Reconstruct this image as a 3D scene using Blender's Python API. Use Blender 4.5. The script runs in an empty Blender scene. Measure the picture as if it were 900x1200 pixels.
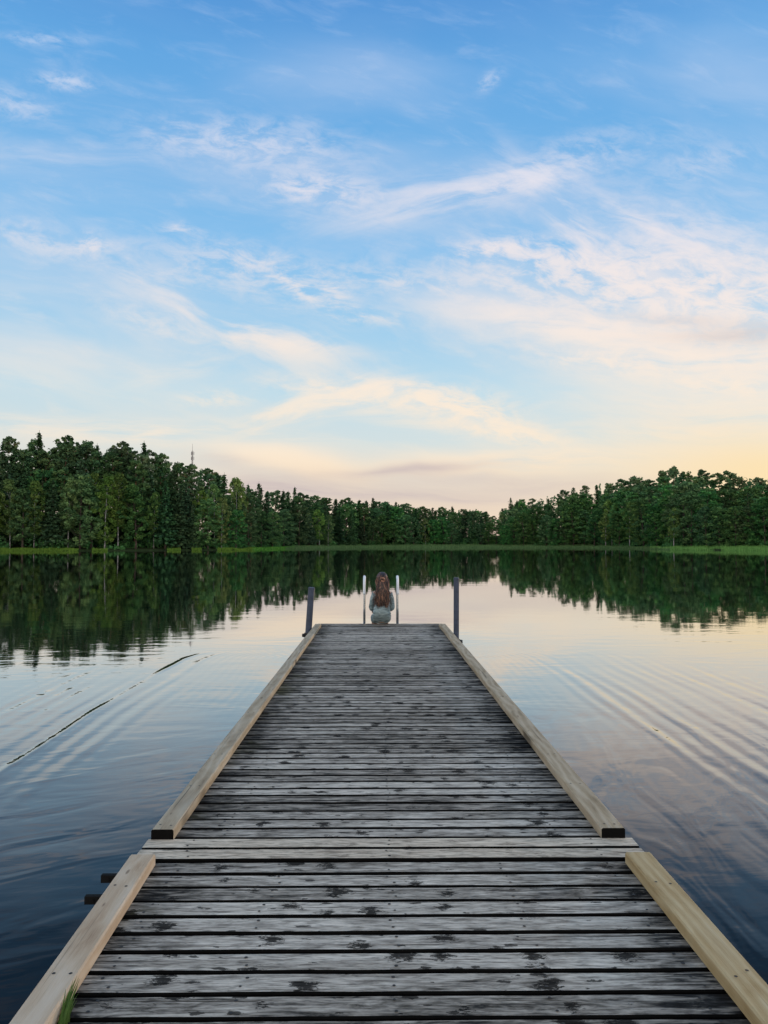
import bpy, bmesh, math, random
from mathutils import Vector, Matrix, Euler, noise as mnoise

rnd = random.Random(7)
R = math.radians
sc = bpy.context.scene
col = sc.collection

# ------------------------------------------------------------------ camera
F = 900.0                       # focal length in photo pixels (photo is 900 wide)
CAM_Z = 1.83
PITCH, YAW = R(2.32), R(-0.51)
cam_d = bpy.data.cameras.new('camera')
cam = bpy.data.objects.new('camera', cam_d)
col.objects.link(cam)
cam.location = (0, 0, CAM_Z)
cam.rotation_euler = (R(90) + PITCH, 0, YAW)
cam_d.sensor_fit = 'HORIZONTAL'
cam_d.sensor_width = 36
cam_d.lens = 36
cam_d.clip_start = 0.05
cam_d.clip_end = 8000
sc.camera = cam
CROT = Euler((R(90) + PITCH, 0, YAW)).to_matrix()


def pdir(px, py):
    return (CROT @ Vector(((px - 450) / F, (600 - py) / F, -1))).normalized()


def uv(px, py):
    d = pdir(px, py)
    return d.x / d.y, d.z / d.y


def at_depth(px, Y):
    d = pdir(px, 636)
    return d.x / d.y * Y


# ------------------------------------------------------------------ helpers
def tag(o, label=None, cat=None, group=None, kind=None):
    if label: o['label'] = label
    if cat: o['category'] = cat
    if group: o['group'] = group
    if kind: o['kind'] = kind
    return o


def empty(name, loc=(0, 0, 0), rot=(0, 0, 0)):
    o = bpy.data.objects.new(name, None)
    col.objects.link(o)
    o.location = loc
    o.rotation_euler = rot
    o.empty_display_size = 0.2
    return o


def link(name, me, parent=None, loc=None):
    o = bpy.data.objects.new(name, me)
    col.objects.link(o)
    if parent: o.parent = parent
    if loc: o.location = loc
    return o


class MB:
    """collects vertices and faces for one mesh"""
    def __init__(self):
        self.v, self.f, self.m, self.a = [], [], [], []

    def add(self, vs, fs, mat=0, a=0.0):
        b = len(self.v)
        self.v += [tuple(p) for p in vs]
        self.a += [a] * len(vs)
        for f in fs:
            self.f.append(tuple(i + b for i in f))
            self.m.append(mat)

    def box(self, x0, x1, y0, y1, z0, z1, mat=0, a=0.0):
        vs = [(x, y, z) for z in (z0, z1) for y in (y0, y1) for x in (x0, x1)]
        fs = [(0, 2, 3, 1), (4, 5, 7, 6), (0, 1, 5, 4), (2, 6, 7, 3), (0, 4, 6, 2), (1, 3, 7, 5)]
        self.add(vs, fs, mat, a)

    def tube(self, pts, radii, seg=8, mat=0, a=0.0, cap=True):
        pts = [Vector(p) for p in pts]
        if not isinstance(radii, (list, tuple)): radii = [radii] * len(pts)
        vs, fs = [], []
        up = None
        for i, p in enumerate(pts):
            t = (pts[min(i + 1, len(pts) - 1)] - pts[max(i - 1, 0)])
            if t.length < 1e-9: t = Vector((0, 0, 1))
            t.normalize()
            if up is None:
                up = t.orthogonal().normalized()
            else:
                up = (up - t * up.dot(t))
                if up.length < 1e-6: up = t.orthogonal()
                up.normalize()
            s = t.cross(up)
            for k in range(seg):
                an = 2 * math.pi * k / seg
                vs.append(p + (up * math.cos(an) + s * math.sin(an)) * radii[i])
        for i in range(len(pts) - 1):
            for k in range(seg):
                k2 = (k + 1) % seg
                fs.append((i * seg + k, i * seg + k2, (i + 1) * seg + k2, (i + 1) * seg + k))
        if cap:
            fs.append(tuple(range(seg))[::-1])
            fs.append(tuple((len(pts) - 1) * seg + k for k in range(seg)))
        self.add(vs, fs, mat, a)

    def build(self, name, mats, parent=None, attr=None, smooth=False, loc=None):
        me = self.mesh(name, mats, attr, smooth)
        return link(name, me, parent, loc)

    def mesh(self, name, mats, attr=None, smooth=False):
        me = bpy.data.meshes.new(name)
        me.from_pydata(self.v, [], self.f)
        if not isinstance(mats, (list, tuple)): mats = [mats]
        for m in mats: me.materials.append(m)
        me.polygons.foreach_set('material_index', self.m)
        if smooth: me.polygons.foreach_set('use_smooth', [True] * len(self.f))
        if attr:
            at = me.attributes.new(attr, 'FLOAT', 'POINT')
            at.data.foreach_set('value', self.a)
        me.update()
        return me


# ------------------------------------------------------------------ node builder
class NT:
    def __init__(self, tree):
        self.t = tree
        self.t.nodes.clear()

    def n(self, typ, **kw):
        x = self.t.nodes.new(typ)
        for k, v in kw.items(): setattr(x, k, v)
        return x

    def put(self, sock, v):
        if isinstance(v, bpy.types.NodeSocket):
            self.t.links.new(v, sock)
        elif v is not None:
            if sock.type == 'RGBA' and hasattr(v, '__len__') and len(v) == 3: v = (*v, 1)
            sock.default_value = v

    def m(self, op, a, b=None, c=None, clamp=False):
        x = self.n('ShaderNodeMath', operation=op, use_clamp=clamp)
        self.put(x.inputs[0], a)
        if b is not None: self.put(x.inputs[1], b)
        if c is not None: self.put(x.inputs[2], c)
        return x.outputs[0]

    def vm(self, op, a, b=None, out=0):
        x = self.n('ShaderNodeVectorMath', operation=op)
        self.put(x.inputs[0], a)
        if b is not None: self.put(x.inputs[1], b)
        return x.outputs[out]

    def ss(self, v, lo, hi, o0=0.0, o1=1.0):
        x = self.n('ShaderNodeMapRange', interpolation_type='SMOOTHSTEP')
        for i, q in enumerate((v, lo, hi, o0, o1)): self.put(x.inputs[i], q)
        return x.outputs[0]

    def lin(self, v, lo, hi, o0=0.0, o1=1.0):
        x = self.n('ShaderNodeMapRange', clamp=True)
        for i, q in enumerate((v, lo, hi, o0, o1)): self.put(x.inputs[i], q)
        return x.outputs[0]

    def noise(self, vec, scale=1.0, detail=4.0, rough=0.5, dist=0.0, out='Fac', dim='3D'):
        x = self.n('ShaderNodeTexNoise', noise_dimensions=dim)
        self.put(x.inputs['Vector'], vec)
        x.inputs['Scale'].default_value = scale
        x.inputs['Detail'].default_value = detail
        x.inputs['Roughness'].default_value = rough
        x.inputs['Distortion'].default_value = dist
        return x.outputs[out]

    def map(self, vec, loc=(0, 0, 0), rot=(0, 0, 0), scale=(1, 1, 1), typ='TEXTURE'):
        x = self.n('ShaderNodeMapping', vector_type=typ)
        self.put(x.inputs['Vector'], vec)
        x.inputs['Location'].default_value = loc
        x.inputs['Rotation'].default_value = rot
        x.inputs['Scale'].default_value = scale
        return x.outputs[0]

    def ramp(self, fac, stops, interp='LINEAR'):
        x = self.n('ShaderNodeValToRGB')
        cr = x.color_ramp
        cr.interpolation = interp
        while len(cr.elements) < len(stops): cr.elements.new(0.5)
        for e, (p, c) in zip(cr.elements, stops):
            e.position = p
            e.color = (*c, 1) if len(c) == 3 else c
        self.put(x.inputs[0], fac)
        return x.outputs[0]

    def mix(self, f, a, b, blend='MIX'):
        x = self.n('ShaderNodeMix', data_type='RGBA', blend_type=blend)
        self.put(x.inputs[0], f)
        self.put(x.inputs[6], a)
        self.put(x.inputs[7], b)
        return x.outputs[2]

    def comb(self, x=0.0, y=0.0, z=0.0):
        c = self.n('ShaderNodeCombineXYZ')
        self.put(c.inputs[0], x); self.put(c.inputs[1], y); self.put(c.inputs[2], z)
        return c.outputs[0]

    def sep(self, v):
        s = self.n('ShaderNodeSeparateXYZ')
        self.put(s.inputs[0], v)
        return s.outputs


def srgb(r, g, b):
    def f(c):
        c /= 255.0
        return c / 12.92 if c <= 0.04045 else ((c + 0.055) / 1.055) ** 2.4
    return (f(r), f(g), f(b))


def material(name):
    m = bpy.data.materials.new(name)
    m.use_nodes = True
    g = NT(m.node_tree)
    out = g.n('ShaderNodeOutputMaterial')
    return m, g, out


def principled(g, out, color, rough=0.6, metal=0.0, bump=None, bump_d=0.01, spec=0.5, normal=None):
    p = g.n('ShaderNodeBsdfPrincipled')
    g.put(p.inputs['Base Color'], color)
    g.put(p.inputs['Roughness'], rough)
    g.put(p.inputs['Metallic'], metal)
    p.inputs['Specular IOR Level'].default_value = spec
    if bump is not None:
        b = g.n('ShaderNodeBump')
        b.inputs['Strength'].default_value = 1.0
        b.inputs['Distance'].default_value = bump_d
        g.put(b.inputs['Height'], bump)
        g.put(p.inputs['Normal'], b.outputs[0])
    g.t.links.new(p.outputs[0], out.inputs[0])
    return p


def attr(g, name):
    a = g.n('ShaderNodeAttribute')
    a.attribute_name = name
    return a.outputs['Fac']


# ------------------------------------------------------------------ world: sky and clouds
SUN_EL, SUN_AZ = 3.6, 36.0       # degrees; azimuth measured from +Y towards +X

world = bpy.data.worlds.new('World')
sc.world = world
world.use_nodes = True
world.cycles.sampling_method = 'MANUAL'
world.cycles.sample_map_resolution = 256
g = NT(world.node_tree)
wout = g.n('ShaderNodeOutputWorld')
bg = g.n('ShaderNodeBackground')
bg.inputs['Strength'].default_value = 0.1
g.t.links.new(bg.outputs[0], wout.inputs[0])
sky = g.n('ShaderNodeTexSky')
sky.sky_type = 'NISHITA'
sky.sun_disc = False
sky.sun_elevation = R(SUN_EL)
sky.sun_rotation = R(SUN_AZ)
sky.air_density = 1.0
sky.dust_density = 0.6
sky.ozone_density = 1.6
tc = g.n('ShaderNodeTexCoord')
D = g.vm('NORMALIZE', tc.outputs['Generated'])
dx, dy, dz = g.sep(D)
# air colour by elevation (multiplied by 10 because the Background strength is 0.1)
base = g.ramp(dz, [
    (0.00, srgb(232, 210, 192)),
    (0.05, srgb(238, 220, 200)),
    (0.09, srgb(231, 224, 212)),
    (0.13, srgb(212, 226, 229)),
    (0.19, srgb(188, 222, 239)),
    (0.26, srgb(166, 211, 241)),
    (0.36, srgb(136, 195, 241)),
    (0.45, srgb(114, 181, 235)),
    (0.53, srgb(101, 170, 230)),
    (0.60, srgb(84, 150, 218)),
    (0.78, srgb(140, 174, 210)),
    (1.0, srgb(180, 193, 206))])
nish = g.mix(1.0, sky.outputs[0], (1.55, 1.5, 1.5, 1), 'MULTIPLY')
base10 = g.mix(1.0, base, (10, 10, 10, 1), 'MULTIPLY')
air = g.mix(0.06, base10, nish)

dyc = g.m('MAXIMUM', dy, 0.12)
U = g.m('DIVIDE', dx, dyc)
V = g.m('DIVIDE', dz, dyc)
UV = g.comb(U, V, 0.0)
warp = g.noise(g.map(UV, scale=(0.22, 0.12, 1)), 1.0, 3, 0.5, out='Color')
warpv = g.vm('SCALE', g.vm('SUBTRACT', warp, (0.5, 0.5, 0.5)))
warpv.node.inputs['Scale'].default_value = 0.045
UVW = g.vm('ADD', UV, warpv)


def streaks(ang, ln, wd, seed, detail=7, rough=0.62):
    return g.noise(g.map(UVW, loc=(seed, seed * .37, 0), rot=(0, 0, R(ang)), scale=(ln, wd, 1)), 1.0, detail, rough, 0.35)


ns = {
    'down': g.ss(streaks(-24, .17, .040, 3.1), .36, .70),
    'up': g.ss(streaks(13, .20, .036, 8.3), .34, .68),
    'flat': g.ss(streaks(-2, .26, .030, 5.7), .34, .68),
    'puff': g.ss(streaks(-8, .045, .020, 1.9, 8, 0.66), .38, .68),
    'soft': g.ss(streaks(-12, .30, .10, 12.4, 5, 0.5), .25, .75),
}
# centre (photo pixels -> a direction in the sky), half sizes, tilt, opacity, texture
clouds = [
    (285, 166, 95, 22, -4, .7, 'puff'),
    (350, 190, 120, 30, -8, .30, 'soft'),
    (385, 222, 60, 19, -8, .7, 'puff'),
    (350, 224, 24, 10, -4, .6, 'puff'),
    (530, 230, 115, 19, 12, .95, 'up'),
    (610, 212, 50, 16, 14, .8, 'puff'),
    (690, 180, 70, 20, 10, .40, 'puff'),
    (420, 95, 130, 50, 14, .30, 'soft'),
    (860, 90, 140, 90, -8, .24, 'soft'),
    (78, 96, 30, 8, -6, .95, 'puff'),
    (48, 46, 40, 7, -2, .60, 'puff'),
    (16, 122, 40, 14, -12, .55, 'puff'),
    (60, 182, 110, 12, 0, .30, 'flat'),
    (108, 287, 17, 11, -4, .9, 'puff'),
    (42, 280, 44, 15, -20, .50, 'puff'),
    (212, 268, 18, 7, -10, .5, 'puff'),
    (575, 94, 7, 13, -50, .9, 'puff'),
    (578, 292, 34, 9, 4, .95, 'puff'),
    (240, 362, 120, 21, -30, .75, 'down'),
    (325, 402, 70, 15, -16, .9, 'down'),
    (370, 412, 44, 8, -6, .7, 'up'),
    (350, 340, 24, 7, -30, .8, 'puff'),
    (392, 345, 24, 12, -45, .5, 'puff'),
    (265, 318, 110, 24, -10, .40, 'puff'),
    (50, 395, 200, 75, -20, .50, 'soft'),
    (205, 437, 45, 8, 16, .6, 'up'),
    (675, 262, 90, 14, -48, .85, 'down'),
    (715, 300, 110, 18, -40, .8, 'down'),
    (760, 265, 70, 9, -36, .8, 'down'),
    (830, 190, 50, 18, 14, .35, 'puff'),
    (690, 322, 150, 30, -2, .7, 'puff'),
    (790, 350, 190, 95, -14, .5, 'soft'),
    (850, 300, 120, 40, -20, .5, 'puff'),
    (780, 405, 150, 34, -6, .6, 'puff'),
    (860, 320, 110, 50, -30, .5, 'down'),
    (810, 348, 130, 36, -10, 1.0, 'puff'),
    (600, 350, 110, 34, 8, .55, 'soft'),
    (740, 384, 140, 15, -6, 1.1, 'flat'),
    (840, 420, 150, 24, -8, 1.2, 'flat'),
    (800, 455, 150, 22, -4, .45, 'soft'),
    (850, 480, 130, 26, 0, .75, 'flat'),
    (470, 462, 95, 14, -6, .9, 'up'),
    (450, 460, 85, 12, -4, 1.3, 'puff'),
    (375, 474, 60, 12, 14, 1.4, 'up'),
    (310, 490, 45, 8, 28, 1.0, 'up'),
    (545, 482, 55, 15, -14, 1.6, 'puff'),
    (605, 506, 55, 12, -14, 1.0, 'down'),
    (600, 508, 50, 9, -12, 1.2, 'puff'),
    (860, 452, 60, 10, -4, .9, 'puff'),
    (720, 425, 60, 9, -6, .7, 'puff'),
    (500, 490, 90, 12, -8, .7, 'flat'),
    (250, 468, 36, 8, 2, .55, 'puff'),
    (110, 508, 150, 11, -3, 1.0, 'flat'),
    (250, 512, 130, 9, -2, .6, 'flat'),
    (335, 543, 62, 11, -8, 2.2, 'soft'),
    (180, 380, 60, 14, -22, .35, 'puff'),
    (470, 330, 60, 12, -8, .35, 'puff'),
    (440, 372, 50, 8, -4, .4, 'puff'),
    (640, 300, 60, 12, -12, .5, 'puff'),
    (300, 305, 60, 14, -14, .35, 'puff'),
    (560, 545, 130, 10, 2, 1.2, 'flat'),
    (660, 540, 100, 9, 4, .9, 'flat'),
    (830, 505, 120, 12, 2, .8, 'flat'),
    (800, 540, 180, 22, 4, .7, 'soft'),
]
acc = None
for (px, py, sx, sy, an, A, k) in clouds:
    u0, v0 = uv(px, py)
    q = g.map(UVW if k != 'puff' else UV, loc=(u0, v0, 0), rot=(0, 0, R(an)), scale=(sx / F, sy / F, 1))
    r2 = g.vm('DOT_PRODUCT', q, q, out=1)
    e = g.m('EXPONENT', g.m('MULTIPLY', r2, -0.75))
    e = g.m('MULTIPLY', g.m('MULTIPLY', e, A), ns[k])
    acc = e if acc is None else g.m('ADD', acc, e)
front = g.ss(dy, 0.05, 0.35)
acc = g.m('MULTIPLY', acc, front)
# thin general veil, everywhere on the dome
P = g.comb(g.m('DIVIDE', dx, g.m('ADD', g.m('MAXIMUM', dz, 0), .2)), g.m('DIVIDE', dy, g.m('ADD', g.m('MAXIMUM', dz, 0), .2)), 0.0)
veil = g.noise(g.map(P, rot=(0, 0, R(25)), scale=(1.6, .5, 1)), 1.0, 8, .6, .4)
veil = g.m('MULTIPLY', g.ss(veil, .46, .82, 0.0, .45), g.m('ADD', g.ss(dz, .06, .34, .15, .6), g.ss(dz, .6, .8, 0.0, 1.2)))
fine = g.m('MULTIPLY', g.ss(streaks(-14, .10, .030, 21.0, 5, .62), .48, .80), .16)
acc = g.m('ADD', g.m('ADD', acc, veil), fine)
alpha = g.m('MULTIPLY', g.m('SUBTRACT', 1.0, g.m('EXPONENT', g.m('MULTIPLY', acc, -1.55))), 0.97)
ccol = g.ramp(V, [
    (0.00, srgb(240, 212, 188)),
    (0.07, srgb(250, 224, 192)),
    (0.12, srgb(253, 234, 210)),
    (0.19, srgb(254, 236, 216)),
    (0.32, srgb(251, 236, 228)),
    (0.48, srgb(234, 230, 238)),
    (0.70, srgb(196, 216, 244))])
ccol = g.mix(1.0, ccol, (10, 10, 10, 1), 'MULTIPLY')
skyc = g.mix(alpha, air, ccol)
# grey-mauve undersides of the low cloud banks, nearer than the bright layer
dark = None
for (px, py, sx, sy, an, A) in [(330, 574, 170, 13, -2, .95), (480, 551, 80, 5, 3, .9), (560, 562, 90, 6, 0, .7), (640, 572, 110, 7, 3, .6),
                                (270, 545, 40, 8, -12, .5), (868, 392, 70, 9, -2, .65), (800, 372, 60, 6, -6, .3), (500, 580, 120, 8, 0, .4)]:
    u0, v0 = uv(px, py)
    q = g.map(UVW, loc=(u0, v0, 0), rot=(0, 0, R(an)), scale=(sx / F, sy / F, 1))
    e = g.m('MULTIPLY', g.m('EXPONENT', g.m('MULTIPLY', g.vm('DOT_PRODUCT', q, q, out=1), -0.8)), A)
    dark = e if dark is None else g.m('ADD', dark, e)
dark = g.m('MULTIPLY', g.m('MULTIPLY', dark, g.lin(ns['flat'], 0, 1, .45, 1.0)), front, clamp=True)
mauve = g.mix(1.0, srgb(205, 190, 188), (10, 10, 10, 1), 'MULTIPLY')
skyc = g.mix(dark, skyc, mauve)
# glow of the sun just behind the wooded hill
u0, v0 = uv(935, 556)
q = g.map(UV, loc=(u0, v0, 0), scale=(180 / F, 50 / F, 1))
glow = g.m('MULTIPLY', g.m('EXPONENT', g.m('MULTIPLY', g.vm('DOT_PRODUCT', q, q, out=1), -1.0)), .75)
glow = g.m('MULTIPLY', glow, front)
skyc = g.mix(glow, skyc, g.mix(1.0, srgb(255, 226, 168), (10, 10, 10, 1), 'MULTIPLY'))
bk = g.noise(g.map(D, scale=(.5, .5, .22)), 1.0, 5, .6, .3)  # unseen bright cloud bank, added behind the camera as fill light
bkm = g.m('MULTIPLY', g.m('MULTIPLY', g.ss(dy, .10, -.45), g.ss(dz, .80, .35)), g.ss(bk, .28, .58))
skyc = g.mix(g.m('MULTIPLY', bkm, .92), skyc, (23.0, 21.0, 18.6, 1))
g.t.links.new(skyc, bg.inputs['Color'])

sun_d = bpy.data.lights.new('sun', 'SUN')
sun_d.energy = 1.2
sun_d.angle = R(0.6)
sun_d.color = (1.0, 0.72, 0.45)
sun = bpy.data.objects.new('sun', sun_d)
col.objects.link(sun)
sv = Vector((math.sin(R(SUN_AZ)) * math.cos(R(SUN_EL)), math.cos(R(SUN_AZ)) * math.cos(R(SUN_EL)), math.sin(R(SUN_EL))))
sun.rotation_euler = (-sv).to_track_quat('-Z', 'Y').to_euler()
sun.location = sv * 300


# ------------------------------------------------------------------ materials
def wood_weathered(name, light=1.0, pale=False):
    m, g, out = material(name)
    tc = g.n('ShaderNodeTexCoord')
    o = tc.outputs['Object']
    b = attr(g, 'bid')
    x, y, z = g.sep(o)
    off = g.m('MULTIPLY', b, 173.0)
    ox = g.m('ADD', x, off)
    # long grain streaks
    gr = g.noise(g.comb(g.m('MULTIPLY', ox, 3.2), g.m('MULTIPLY', y, 46.0), off), 1.0, 4, .62, .6)
    fi = g.noise(g.comb(g.m('MULTIPLY', ox, 10.0), g.m('MULTIPLY', y, 110.0), off), 1.0, 3, .6, .3)
    bl = g.noise(g.comb(g.m('MULTIPLY', ox, 6.5), g.m('MULTIPLY', y, 24.0), off), 1.0, 5, .68, .9)
    pb_ = g.noise(g.comb(g.m('MULTIPLY', ox, 1.5), g.m('MULTIPLY', b, 57.0), off), 1.0, 3, .6, .3)
    big = g.noise(g.comb(g.m('MULTIPLY', x, .9), g.m('MULTIPLY', y, .55), 3.0), 1.0, 4, .55, .3)
    s = g.m('ADD', g.m('MULTIPLY', gr, .36), g.m('ADD', g.m('MULTIPLY', bl, .38), g.m('ADD', g.m('MULTIPLY', fi, .16), g.m('MULTIPLY', pb_, .15))))
    s = g.m('ADD', s, .006)
    s = g.m('ADD', s, g.m('MULTIPLY', g.m('SUBTRACT', b, .5), .13 if not pale else .03))
    if pale:
        c = g.ramp(s, [(.34, (.13, .11, .09)), (.43, (.42, .34, .26)), (.52, (.58, .48, .37)), (.68, (.68, .58, .46))])
    else:
        s = g.m('ADD', s, g.m('MULTIPLY', g.m('SUBTRACT', big, .52), g.ss(y, 1.0, 3.5, .15, .15)))
        # dirt settles along the edge boards
        ex = g.m('ABSOLUTE', g.m('SUBTRACT', x, .06))
        s = g.m('SUBTRACT', s, g.ss(ex, .70, 1.02, 0.0, .085))
        c = g.ramp(s, [(.345, (.010, .009, .008)), (.40, (.032, .030, .028)), (.445, (.145, .127, .106)),
                       (.505, (.305, .268, .226)), (.63, (.59, .525, .445))])
        # warm brown tint in places
        wn = g.noise(g.comb(g.m('MULTIPLY', ox, .8), g.m('MULTIPLY', y, 6.0), 9.0), 1.0, 3, .5)
        c = g.mix(g.ss(wn, .5, .75, 0, .35), c, (.17, .14, .105, 1), 'MIX')
    # knots and flaked spots: cells about a fifth of a metre long on each board
    wn2 = g.noise(g.comb(g.m('MULTIPLY', ox, 17.0), g.m('MULTIPLY', y, 34.0), off), 1.0, 4, .7, out='Color')
    wv = g.vm('SCALE', g.vm('SUBTRACT', wn2, (.5, .5, .5)))
    wv.node.inputs['Scale'].default_value = .9
    kx, ky = g.m('MULTIPLY', ox, 6.6), g.m('ADD', g.m('MULTIPLY', y, 8.06), g.m('MULTIPLY', b, 31.0))
    vo = g.n('ShaderNodeTexVoronoi', voronoi_dimensions='2D', feature='F1')
    vo.inputs['Scale'].default_value = 1.0
    vo.inputs['Randomness'].default_value = .95
    g.put(vo.inputs['Vector'], g.vm('ADD', g.comb(kx, ky, 0.0), wv))
    rr = g.sep(vo.outputs['Color'])[0]
    rad = g.lin(rr, .62, 1.0, .10, .40 if not pale else .18)
    rag = g.noise(g.comb(g.m('MULTIPLY', ox, 26.0), g.m('MULTIPLY', y, 120.0), off), 1.0, 4, .75, 1.6)
    q = g.m('ADD', g.m('SUBTRACT', rad, vo.outputs['Distance']), g.m('MULTIPLY', g.m('SUBTRACT', rag, .56), .95))
    near = g.ss(vo.outputs['Distance'], .52, .30)
    k = g.m('MULTIPLY', g.m('MULTIPLY', g.ss(q, -.02, .05), near), g.ss(rr, .62, .64))
    c = g.mix(g.m('MULTIPLY', k, .93 if not pale else .5), c, (.008, .0075, .007, 1) if not pale else (.07, .05, .035, 1))
    # small black specks
    sp = g.n('ShaderNodeTexVoronoi', voronoi_dimensions='2D', feature='F1')
    sp.inputs['Scale'].default_value = 1.0
    g.put(sp.inputs['Vector'], g.vm('ADD', g.comb(g.m('MULTIPLY', ox, 9.0), g.m('ADD', g.m('MULTIPLY', y, 26.0), off), 0.0), wv))
    sr = g.sep(sp.outputs['Color'])[1]
    spk = g.m('MULTIPLY', g.ss(g.m('SUBTRACT', g.lin(sr, .7, 1.0, 0, .22), sp.outputs['Distance']), -.02, .03), g.ss(sr, .70, .72))
    c = g.mix(g.m('MULTIPLY', spk, .85 if not pale else .3), c, (.012, .011, .010, 1))
    fn = g.noise(g.comb(g.m('MULTIPLY', ox, 12.0), g.m('MULTIPLY', y, 85.0), g.m('ADD', off, 2.0)), 1.0, 3, .7, .4)
    c = g.mix(1.0, c, g.ramp(fn, [(.36, (.45, .45, .45)), (.5, (.97, .97, .97)), (.66, (1.2, 1.2, 1.2))]), 'MULTIPLY')
    # drying cracks
    cr = g.noise(g.comb(g.m('MULTIPLY', ox, 1.1), g.m('MULTIPLY', y, 105.0), g.m('ADD', off, 5.0)), 1.0, 2, .5, .2)
    crk = g.ss(cr, .66, .71)
    c = g.mix(g.m('MULTIPLY', crk, .85 if not pale else .4), c, (.012, .011, .010, 1))
    # moss at the far corner
    if not pale:
        ms = g.m('MULTIPLY', g.ss(x, -.70, -.95), g.ss(g.noise(g.comb(g.m('MULTIPLY', x, 2.0), g.m('MULTIPLY', y, 1.4), 1.0), 1, 4, .6), .52, .68))
        c = g.mix(g.m('MULTIPLY', ms, .5), c, (.085, .075, .022, 1))
    h = g.m('ADD', g.m('MULTIPLY', gr, .5), g.m('ADD', g.m('MULTIPLY', fi, .4), g.m('MULTIPLY', crk, -1.2)))
    principled(g, out, c, .85, bump=h, bump_d=.0025, spec=.07)
    return m


def wood_rail(name, stops, seed, wx=1.0, dirt=.3):
    """sawn plank lying along local Y: growth-ring figure, knots"""
    m, g, out = material(name)
    tc = g.n('ShaderNodeTexCoord')
    x, y, z = g.sep(tc.outputs['Object'])
    wob = g.noise(g.comb(g.m('MULTIPLY', x, 4.0), g.m('MULTIPLY', y, .9), seed), 1.0, 3, .5)
    ring = g.m('ADD', g.m('ADD', g.m('MULTIPLY', x, 120.0 * wx), g.m('MULTIPLY', z, 90.0)), g.m('MULTIPLY', wob, 24.0))
    w = g.m('ADD', g.m('MULTIPLY', g.m('SINE', ring), .5), .5)
    w = g.m('POWER', w, 1.6)
    fi = g.noise(g.comb(g.m('MULTIPLY', x, 420.0), g.m('MULTIPLY', y, 9.0), g.m('MULTIPLY', z, 300.0)), 1.0, 3, .6)
    bl = g.noise(g.comb(g.m('MULTIPLY', x, 9.0), g.m('MULTIPLY', y, 2.2), seed + 4), 1.0, 6, .65, .5)
    s = g.m('ADD', g.m('MULTIPLY', w, .15), g.m('ADD', g.m('MULTIPLY', fi, .34), g.m('MULTIPLY', bl, .64)))
    c = g.ramp(s, stops)
    vo = g.n('ShaderNodeTexVoronoi', voronoi_dimensions='2D', feature='F1')
    vo.inputs['Scale'].default_value = 1.0
    g.put(vo.inputs['Vector'], g.comb(g.m('ADD', g.m('MULTIPLY', x, 11.0), seed), g.m('MULTIPLY', y, 3.0), 0.0))
    rr = g.sep(vo.outputs['Color'])[0]
    k = g.ss(g.m('SUBTRACT', g.lin(rr, .72, 1.0, 0, .13), vo.outputs['Distance']), -.03, .03)
    k = g.m('MULTIPLY', k, g.ss(rr, .72, .76))
    c = g.mix(g.m('MULTIPLY', k, .6), c, (.07, .038, .018, 1))
    ck = g.noise(g.comb(g.m('MULTIPLY', x, 70.0), g.m('MULTIPLY', y, .8), seed + 9), 1.0, 2, .5, .2)
    c = g.mix(g.m('MULTIPLY', g.ss(ck, .64, .69), dirt * 2.0), c, (.03, .022, .015, 1))
    dn = g.noise(g.comb(g.m('MULTIPLY', x, 5.0), g.m('MULTIPLY', y, 1.0), seed + 20), 1.0, 5, .6)
    c = g.mix(g.ss(dn, .5, .8, 0, dirt), c, (.12, .105, .09, 1))
    principled(g, out, c, .72, bump=g.m('ADD', g.m('MULTIPLY', w, .3), fi), bump_d=.0012, spec=.15)
    return m


def simple(name, color, rough=.6, metal=0.0, var=.25, scale=8.0, spec=.5, bump_d=.002):
    m, g, out = material(name)
    tc = g.n('ShaderNodeTexCoord')
    n = g.noise(tc.outputs['Object'], scale, 5, .6, .3)
    lo = tuple(c * (1 - var) for c in color)
    hi = tuple(min(1, c * (1 + var)) for c in color)
    c = g.ramp(n, [(.3, lo), (.7, hi)])
    principled(g, out, c, rough, metal, bump=n, bump_d=bump_d, spec=spec)
    return m


M_BOARD = wood_weathered('weathered_boards')
M_PALE = wood_weathered('newer_boards', pale=True)
M_RAIL_A = wood_rail('fresh_plank_pinkish', [(.28, (.30, .19, .115)), (.45, (.46, .335, .225)), (.62, (.55, .43, .31)), (.8, (.62, .52, .41))], 2.0, .35, .16)
M_RAIL_B = wood_rail('fresh_plank_yellow', [(.28, (.22, .135, .055)), (.45, (.39, .27, .13)), (.62, (.48, .36, .20)), (.8, (.54, .43, .27))], 7.0, 1.0, .14)
M_RAIL_C = wood_rail('weathered_plank', [(.26, (.14, .10, .065)), (.42, (.32, .245, .16)), (.6, (.44, .355, .25)), (.8, (.52, .44, .335))], 13.0, .8, .40)
M_RAIL_D = wood_rail('weathered_plank_yellow', [(.26, (.14, .095, .05)), (.42, (.31, .23, .14)), (.6, (.44, .345, .235)), (.8, (.52, .43, .31))], 19.0, .9, .34)
M_END = simple('dark_end_grain', (.005, .0045, .004), .9, spec=.08)
M_TARRED = simple('dark_wet_timber', (.012, .011, .010), .8, spec=.1)
M_EDGE = simple('gap_shade_board_edges', (.006, .0055, .005), 1.0, spec=0.0)  # near-black paints the shade of the board gaps over the mouldy edges
M_NAIL = simple('rusty_nail_heads', (.02, .017, .015), .6, .3)
M_FLOAT = simple('float_plastic', (.03, .035, .04), .5)
M_POST = simple('bluish_painted_steel', (.030, .042, .072), .45, .15, .3, 14)
M_CLAMP = simple('dark_iron', (.018, .017, .017), .5, .5)
M_STEEL = simple('stainless_steel', (.42, .43, .44), .27, .9, .10, 20)
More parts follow.
